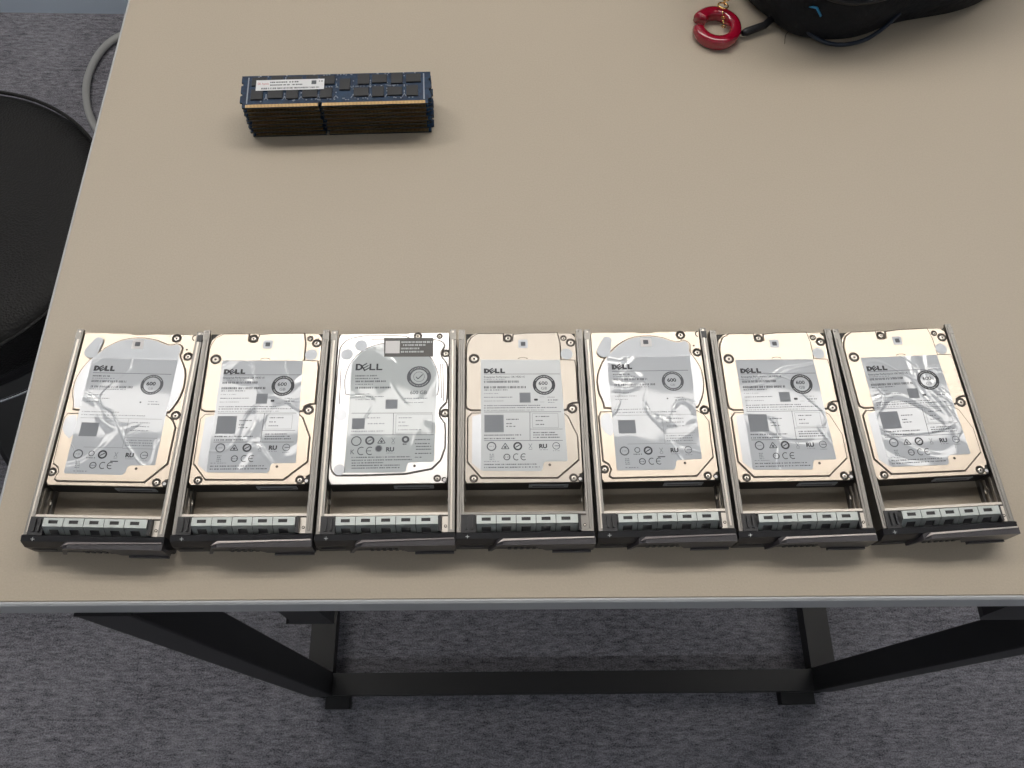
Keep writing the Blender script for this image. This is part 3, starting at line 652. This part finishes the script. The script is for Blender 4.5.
m.text('SK hynix',-56,5.2,2.9,z,'red_ink',.8); m.dashes(-47,-35,7.3,1.2,z,'ink_mid'); m.dashes(-33.5,-27,7.3,1.2,z,'ink_mid'); m.dashes(-47,-33,4.7,1.2,z,'ink_mid'); m.dashes(-31.5,-24,4.7,1.2,z,'ink_mid')
m.dashes(-53,-12,1.6,1.5,z,'ink_mid',.3,.8,.3); m.rect(-17.6,4.6,-14.2,8.2,z,'ink_mid'); m.dashes(-12.3,-9.6,7.4,1.2,z,'ink_mid')
m.build('printing',st)

# ------------------------------------------------------------------ red ring charm with gold chain
cx,cy=.1822,.5335
ch=thing('ring_charm','glossy red open ring charm with a gold link lying beside the black bag','charm',(cx,cy,TZ))
m=MB(); pts=[]; rr=[]
N=44; a0=math.radians(166+19); a1=math.radians(166-19+360)
for i in range(N+1):
    t=i/N; a=a0+(a1-a0)*t
    pts.append((.0152*math.cos(a),.0162*math.sin(a),.0052)); rr.append(.0046+.0009*max(0,(t-.75)/.25))
n=14; vs=[]; fs=[]
for i,(p,r) in enumerate(zip(pts,rr)):
    a=a0+(a1-a0)*i/N; 
    for j in range(n):
        b=2*PI*j/n; c,s=math.cos(b),math.sin(b)
        c=math.copysign(abs(c)**.6,c); s=math.copysign(abs(s)**.6,s)
        vs.append((p[0]+math.cos(a)*c*r,p[1]+math.sin(a)*c*r,p[2]+s*.0050))
for i in range(N):
    for j in range(n): fs.append([i*n+j,i*n+(j+1)%n,(i+1)*n+(j+1)%n,(i+1)*n+j])
fs += [list(range(n))[::-1],list(range(N*n,(N+1)*n))]
m.add(vs,fs,'red_resin',True); m.build('ring',ch)
def circ(c,r,ax,n=20,sy=1.):
    ax=Vector(ax).normalized(); u=ax.orthogonal().normalized(); v=ax.cross(u)
    return [tuple(Vector(c)+u*r*math.cos(2*PI*i/n)+v*r*sy*math.sin(2*PI*i/n)) for i in range(n)]
m=MB(); m.tube(circ((.0055,.0168,.0125),.0042,(.1,.2,1)),.00065,'gold',8,closed=True); m.build('jump_ring',ch)
m=MB()
for k in range(4): m.tube(circ((.0075+.0022*k,.0215+.0042*k,.0122-.0012*k),.0026,(.3,1,.3) if k%2 else (1,-.3,.4),12,.7),.0005,'gold',6,closed=True)
for k in range(4): m.tube(circ((.0055+.0004*k,.0115-.0026*k,.0100-.0022*k),.0016,(.3,1,.5) if k%2 else (1,-.3,.4),12),.00035,'gold',6,closed=True)
m.build('chain',ch)

# ------------------------------------------------------------------ backpack
bg=thing('backpack','black cloth backpack with blue trim lying at the far right of the table','backpack',(.34,.73,TZ))
cont=[(.205,.575),(.213,.560),(.2224,.5475),(.236,.538),(.2512,.531),(.2753,.529),(.2965,.534),(.3247,.549),(.3555,.556),(.3824,.563),(.4115,.577),(.46,.615),(.495,.70),(.485,.82),(.43,.90),(.34,.93),(.25,.90),(.20,.80),(.19,.68),(.195,.61)]
cont=[(x,y-(.013 if y<.6 and x>.23 else .006)) for x,y in cont]; cont=smooth(cont,2); c0=(.34,.73)
prof=[(.0,.94),(.006,.985),(.02,1.0),(.04,.995),(.065,.985),(.088,.955),(.103,.89),(.112,.79),(.118,.62),(.121,.42),(.1225,.2),(.123,.02)]
vs=[]; fs=[]; n=len(cont)
for k,(z,s) in enumerate(prof):
    for i,(x,y) in enumerate(cont):
        wv=1+.008*math.sin(i*.55+k*1.1)*min(1,z/.04)
        fx=(x-c0[0])*s*wv; fy=(y-c0[1])*s*wv
        vs.append((fx,fy,max(0,z*1.25*(1+.10*(y-.73)))))
for k in range(len(prof)-1):
    for i in range(n): fs.append([k*n+i,k*n+(i+1)%n,(k+1)*n+(i+1)%n,(k+1)*n+i])
fs += [list(range(n))[::-1],list(range((len(prof)-1)*n,len(prof)*n))]
m=MB(); m.add(vs,fs,'bag_cloth',True); m.build('body',bg)
def L(p): return (p[0]-.34,p[1]-.73,p[2])
m=MB(); m.tube([L(p) for p in smooth([(.243,.528,.02),(.255,.5205,.010),(.274,.5145,.006),(.297,.5185,.006),(.314,.528,.010),(.327,.538,.018)],2,False)],.0017,'blue_trim',8); m.build('piping',bg)
m=MB(); m.tube([L(p) for p in smooth([(.240,.526,.05),(.262,.516,.046),(.288,.518,.044),(.322,.532,.046),(.36,.544,.05)],2,False)],.002,'bag_strap',8); m.build('piping',bg)
m=MB(); m.tube([L(p) for p in [(.2026,.5286,.0045),(.206,.530,.0048),(.222,.5375,.005),(.232,.545,.01)]],[.002,.0032,.0030,.003],'bag_strap',10); m.build('zip_pull',bg)
m=MB(); m.tube([L(p) for p in [(.2455,.523,.036),(.249,.518,.039),(.2535,.515,.034)]],.0014,'blue_tab',6,flat=.5); m.build('blue_tab',bg)
# seams, top pocket, grab handle and shoulder straps on the upper side
HZ=.1525
m=MB(); loop=[(((x-c0[0])*.99),((y-c0[1])*.99),.082) for x,y in cont]; m.tube(loop,.0022,'bag_strap',6,closed=True); m.build('zip',bg)
m=MB(); m.prism([(x-.34+.0,y-.73) for x,y in smooth([(.25,.60),(.42,.62),(.44,.74),(.40,.80),(.27,.79),(.24,.70)],2)],HZ-.02,HZ+.014,'bag_cloth',ch=.006); pk=m.build('pocket',bg)
m=MB(); m.tube([(x-.34,y-.73,HZ+.0145) for x,y in smooth([(.258,.635),(.33,.628),(.41,.640)],2,False)],.0018,'blue_trim',6); m.build('pocket_zip',pk)
m=MB(); m.tube(smooth([(-.03,.165,.10),(-.03,.185,.15),(0,.19,.165),(.03,.185,.15),(.03,.165,.10)],3,False),.006,'bag_strap',8,flat=.5); m.build('grab_handle',bg)
for sx_ in (-1,1):
    m=MB(); m.tube(smooth([(sx_*.05,.12,HZ-.004),(sx_*.075,.09,HZ+.022),(sx_*.115,.0,HZ+.012),(sx_*.135,-.06,.135),(sx_*.145,-.03,.075)],3,False),.016,'bag_cloth',10,flat=.28); m.build('shoulder_strap',bg)
# a loose thread under the strap
m=MB(); m.tube(smooth([(.246,.5375,TZ+.004),(.240,.533,TZ+.0006),(.2385,.527,TZ+.0004),(.2375,.522,TZ+.0004)],2,False),.00018,'bag_cloth',5); tag(m.build('loose_thread'),'thin dark loose thread on the table by the bag strap','thread')

# ------------------------------------------------------------------ stool at the left of the table
sx,sy=-.613,.543
st=thing('stool','round black vinyl stool beside the left edge of the table','stool',(sx,sy,0))
m=MB(); zs=.47; R0=.192
m.lathe([(0.0001,zs-.004),(.08,zs-.003),(.13,zs-.001),(.160,zs),(.176,zs-.003),(.187,zs-.010),(R0,zs-.022),(R0+.001,zs-.045),(R0-.004,zs-.068),(.0001,zs-.068)],'black_vinyl',n=96); m.build('seat',st)
m=MB(); m.tube([(R0*math.cos(2*PI*i/80)*.985,R0*math.sin(2*PI*i/80)*.985,zs-.007) for i in range(80)],.0022,'black_vinyl',8,closed=True); m.build('seam',st)
m=MB(); m.lathe([(.0001,zs-.078),(.183,zs-.078),(.1865,zs-.074),(.1865,zs-.069),(.0001,zs-.067)],'black_steel',n=80)
m.tube([(.187*math.cos(2*PI*i/80),.187*math.sin(2*PI*i/80),zs-.1) for i in range(80)],.0022,'chrome',8,closed=True)
for k in range(4): a=PI/4+k*PI/2; m.box(.17*math.cos(a)-.004,.17*math.cos(a)+.004,.17*math.sin(a)-.004,.17*math.sin(a)+.004,zs-.1,zs-.07,'black_steel'); m.tube([(.187*math.cos(a),.187*math.sin(a),zs-.1),(.168*math.cos(a),.168*math.sin(a),zs-.098)],.003,'black_steel',8)
m.build('seat_frame',st)
m=MB(); m.lathe([(.0001,.06),(.028,.06),(.028,.25),(.018,.255),(.018,zs-.078),(.0001,zs-.078)],'black_steel',n=24); m.build('column',st)
m=MB(); m.lathe([(.0001,.0),(.175,.0),(.18,.004),(.17,.012),(.06,.03),(.03,.062),(.0001,.062)],'black_steel',n=64); m.build('base',st)

# ------------------------------------------------------------------ cable on the floor
m=MB(); m.tube(smooth([(-.55,1.34,.010),(-.66,1.345,.010),(-.728,1.327,.009),(-.765,1.29,.009),(-.782,1.21,.009),(-.766,1.13,.009),(-.728,1.062,.009),(-.66,1.0,.009),(-.55,.96,.009),(-.40,.95,.009)],3,False),.0068,'cable_grey',12)
tag(m.build('cable'),'thick grey cable looping on the carpet behind the table\'s left edge','cable')

# ------------------------------------------------------------------ camera
cam=bpy.data.cameras.new('camera'); co=bpy.data.objects.new('camera',cam); COL.objects.link(co); S.camera=co
pitch,roll,a0=1.1407085359,.0586521888,.0641383083
fwd=Vector((0,math.cos(pitch),-math.sin(pitch))); right=Vector((1,0,0)); up=right.cross(fwd)
r=right*math.cos(roll)+up*math.sin(roll); u=-right*math.sin(roll)+up*math.cos(roll)
Rz=Matrix.Rotation(-a0,3,'Z'); r=Rz@r; u=Rz@u; w=Rz@fwd
M=Matrix((( r.x,u.x,-w.x,0),(r.y,u.y,-w.y,0),(r.z,u.z,-w.z,TZ+.481229),(0,0,0,1)))
co.matrix_world=M; cam.sensor_width=36; cam.lens=818.375*36/1024; cam.clip_start=.01
W=bpy.data.worlds.new('world'); S.world=W; W.use_nodes=True
W.node_tree.nodes['Background'].inputs[0].default_value=(.5,.55,.6,1); W.node_tree.nodes['Background'].inputs[1].default_value=.3
S.view_settings.view_transform='Standard'; S.view_settings.look='None'; S.view_settings.gamma=1; S.view_settings.use_curve_mapping=False
S.view_settings.exposure=0.2
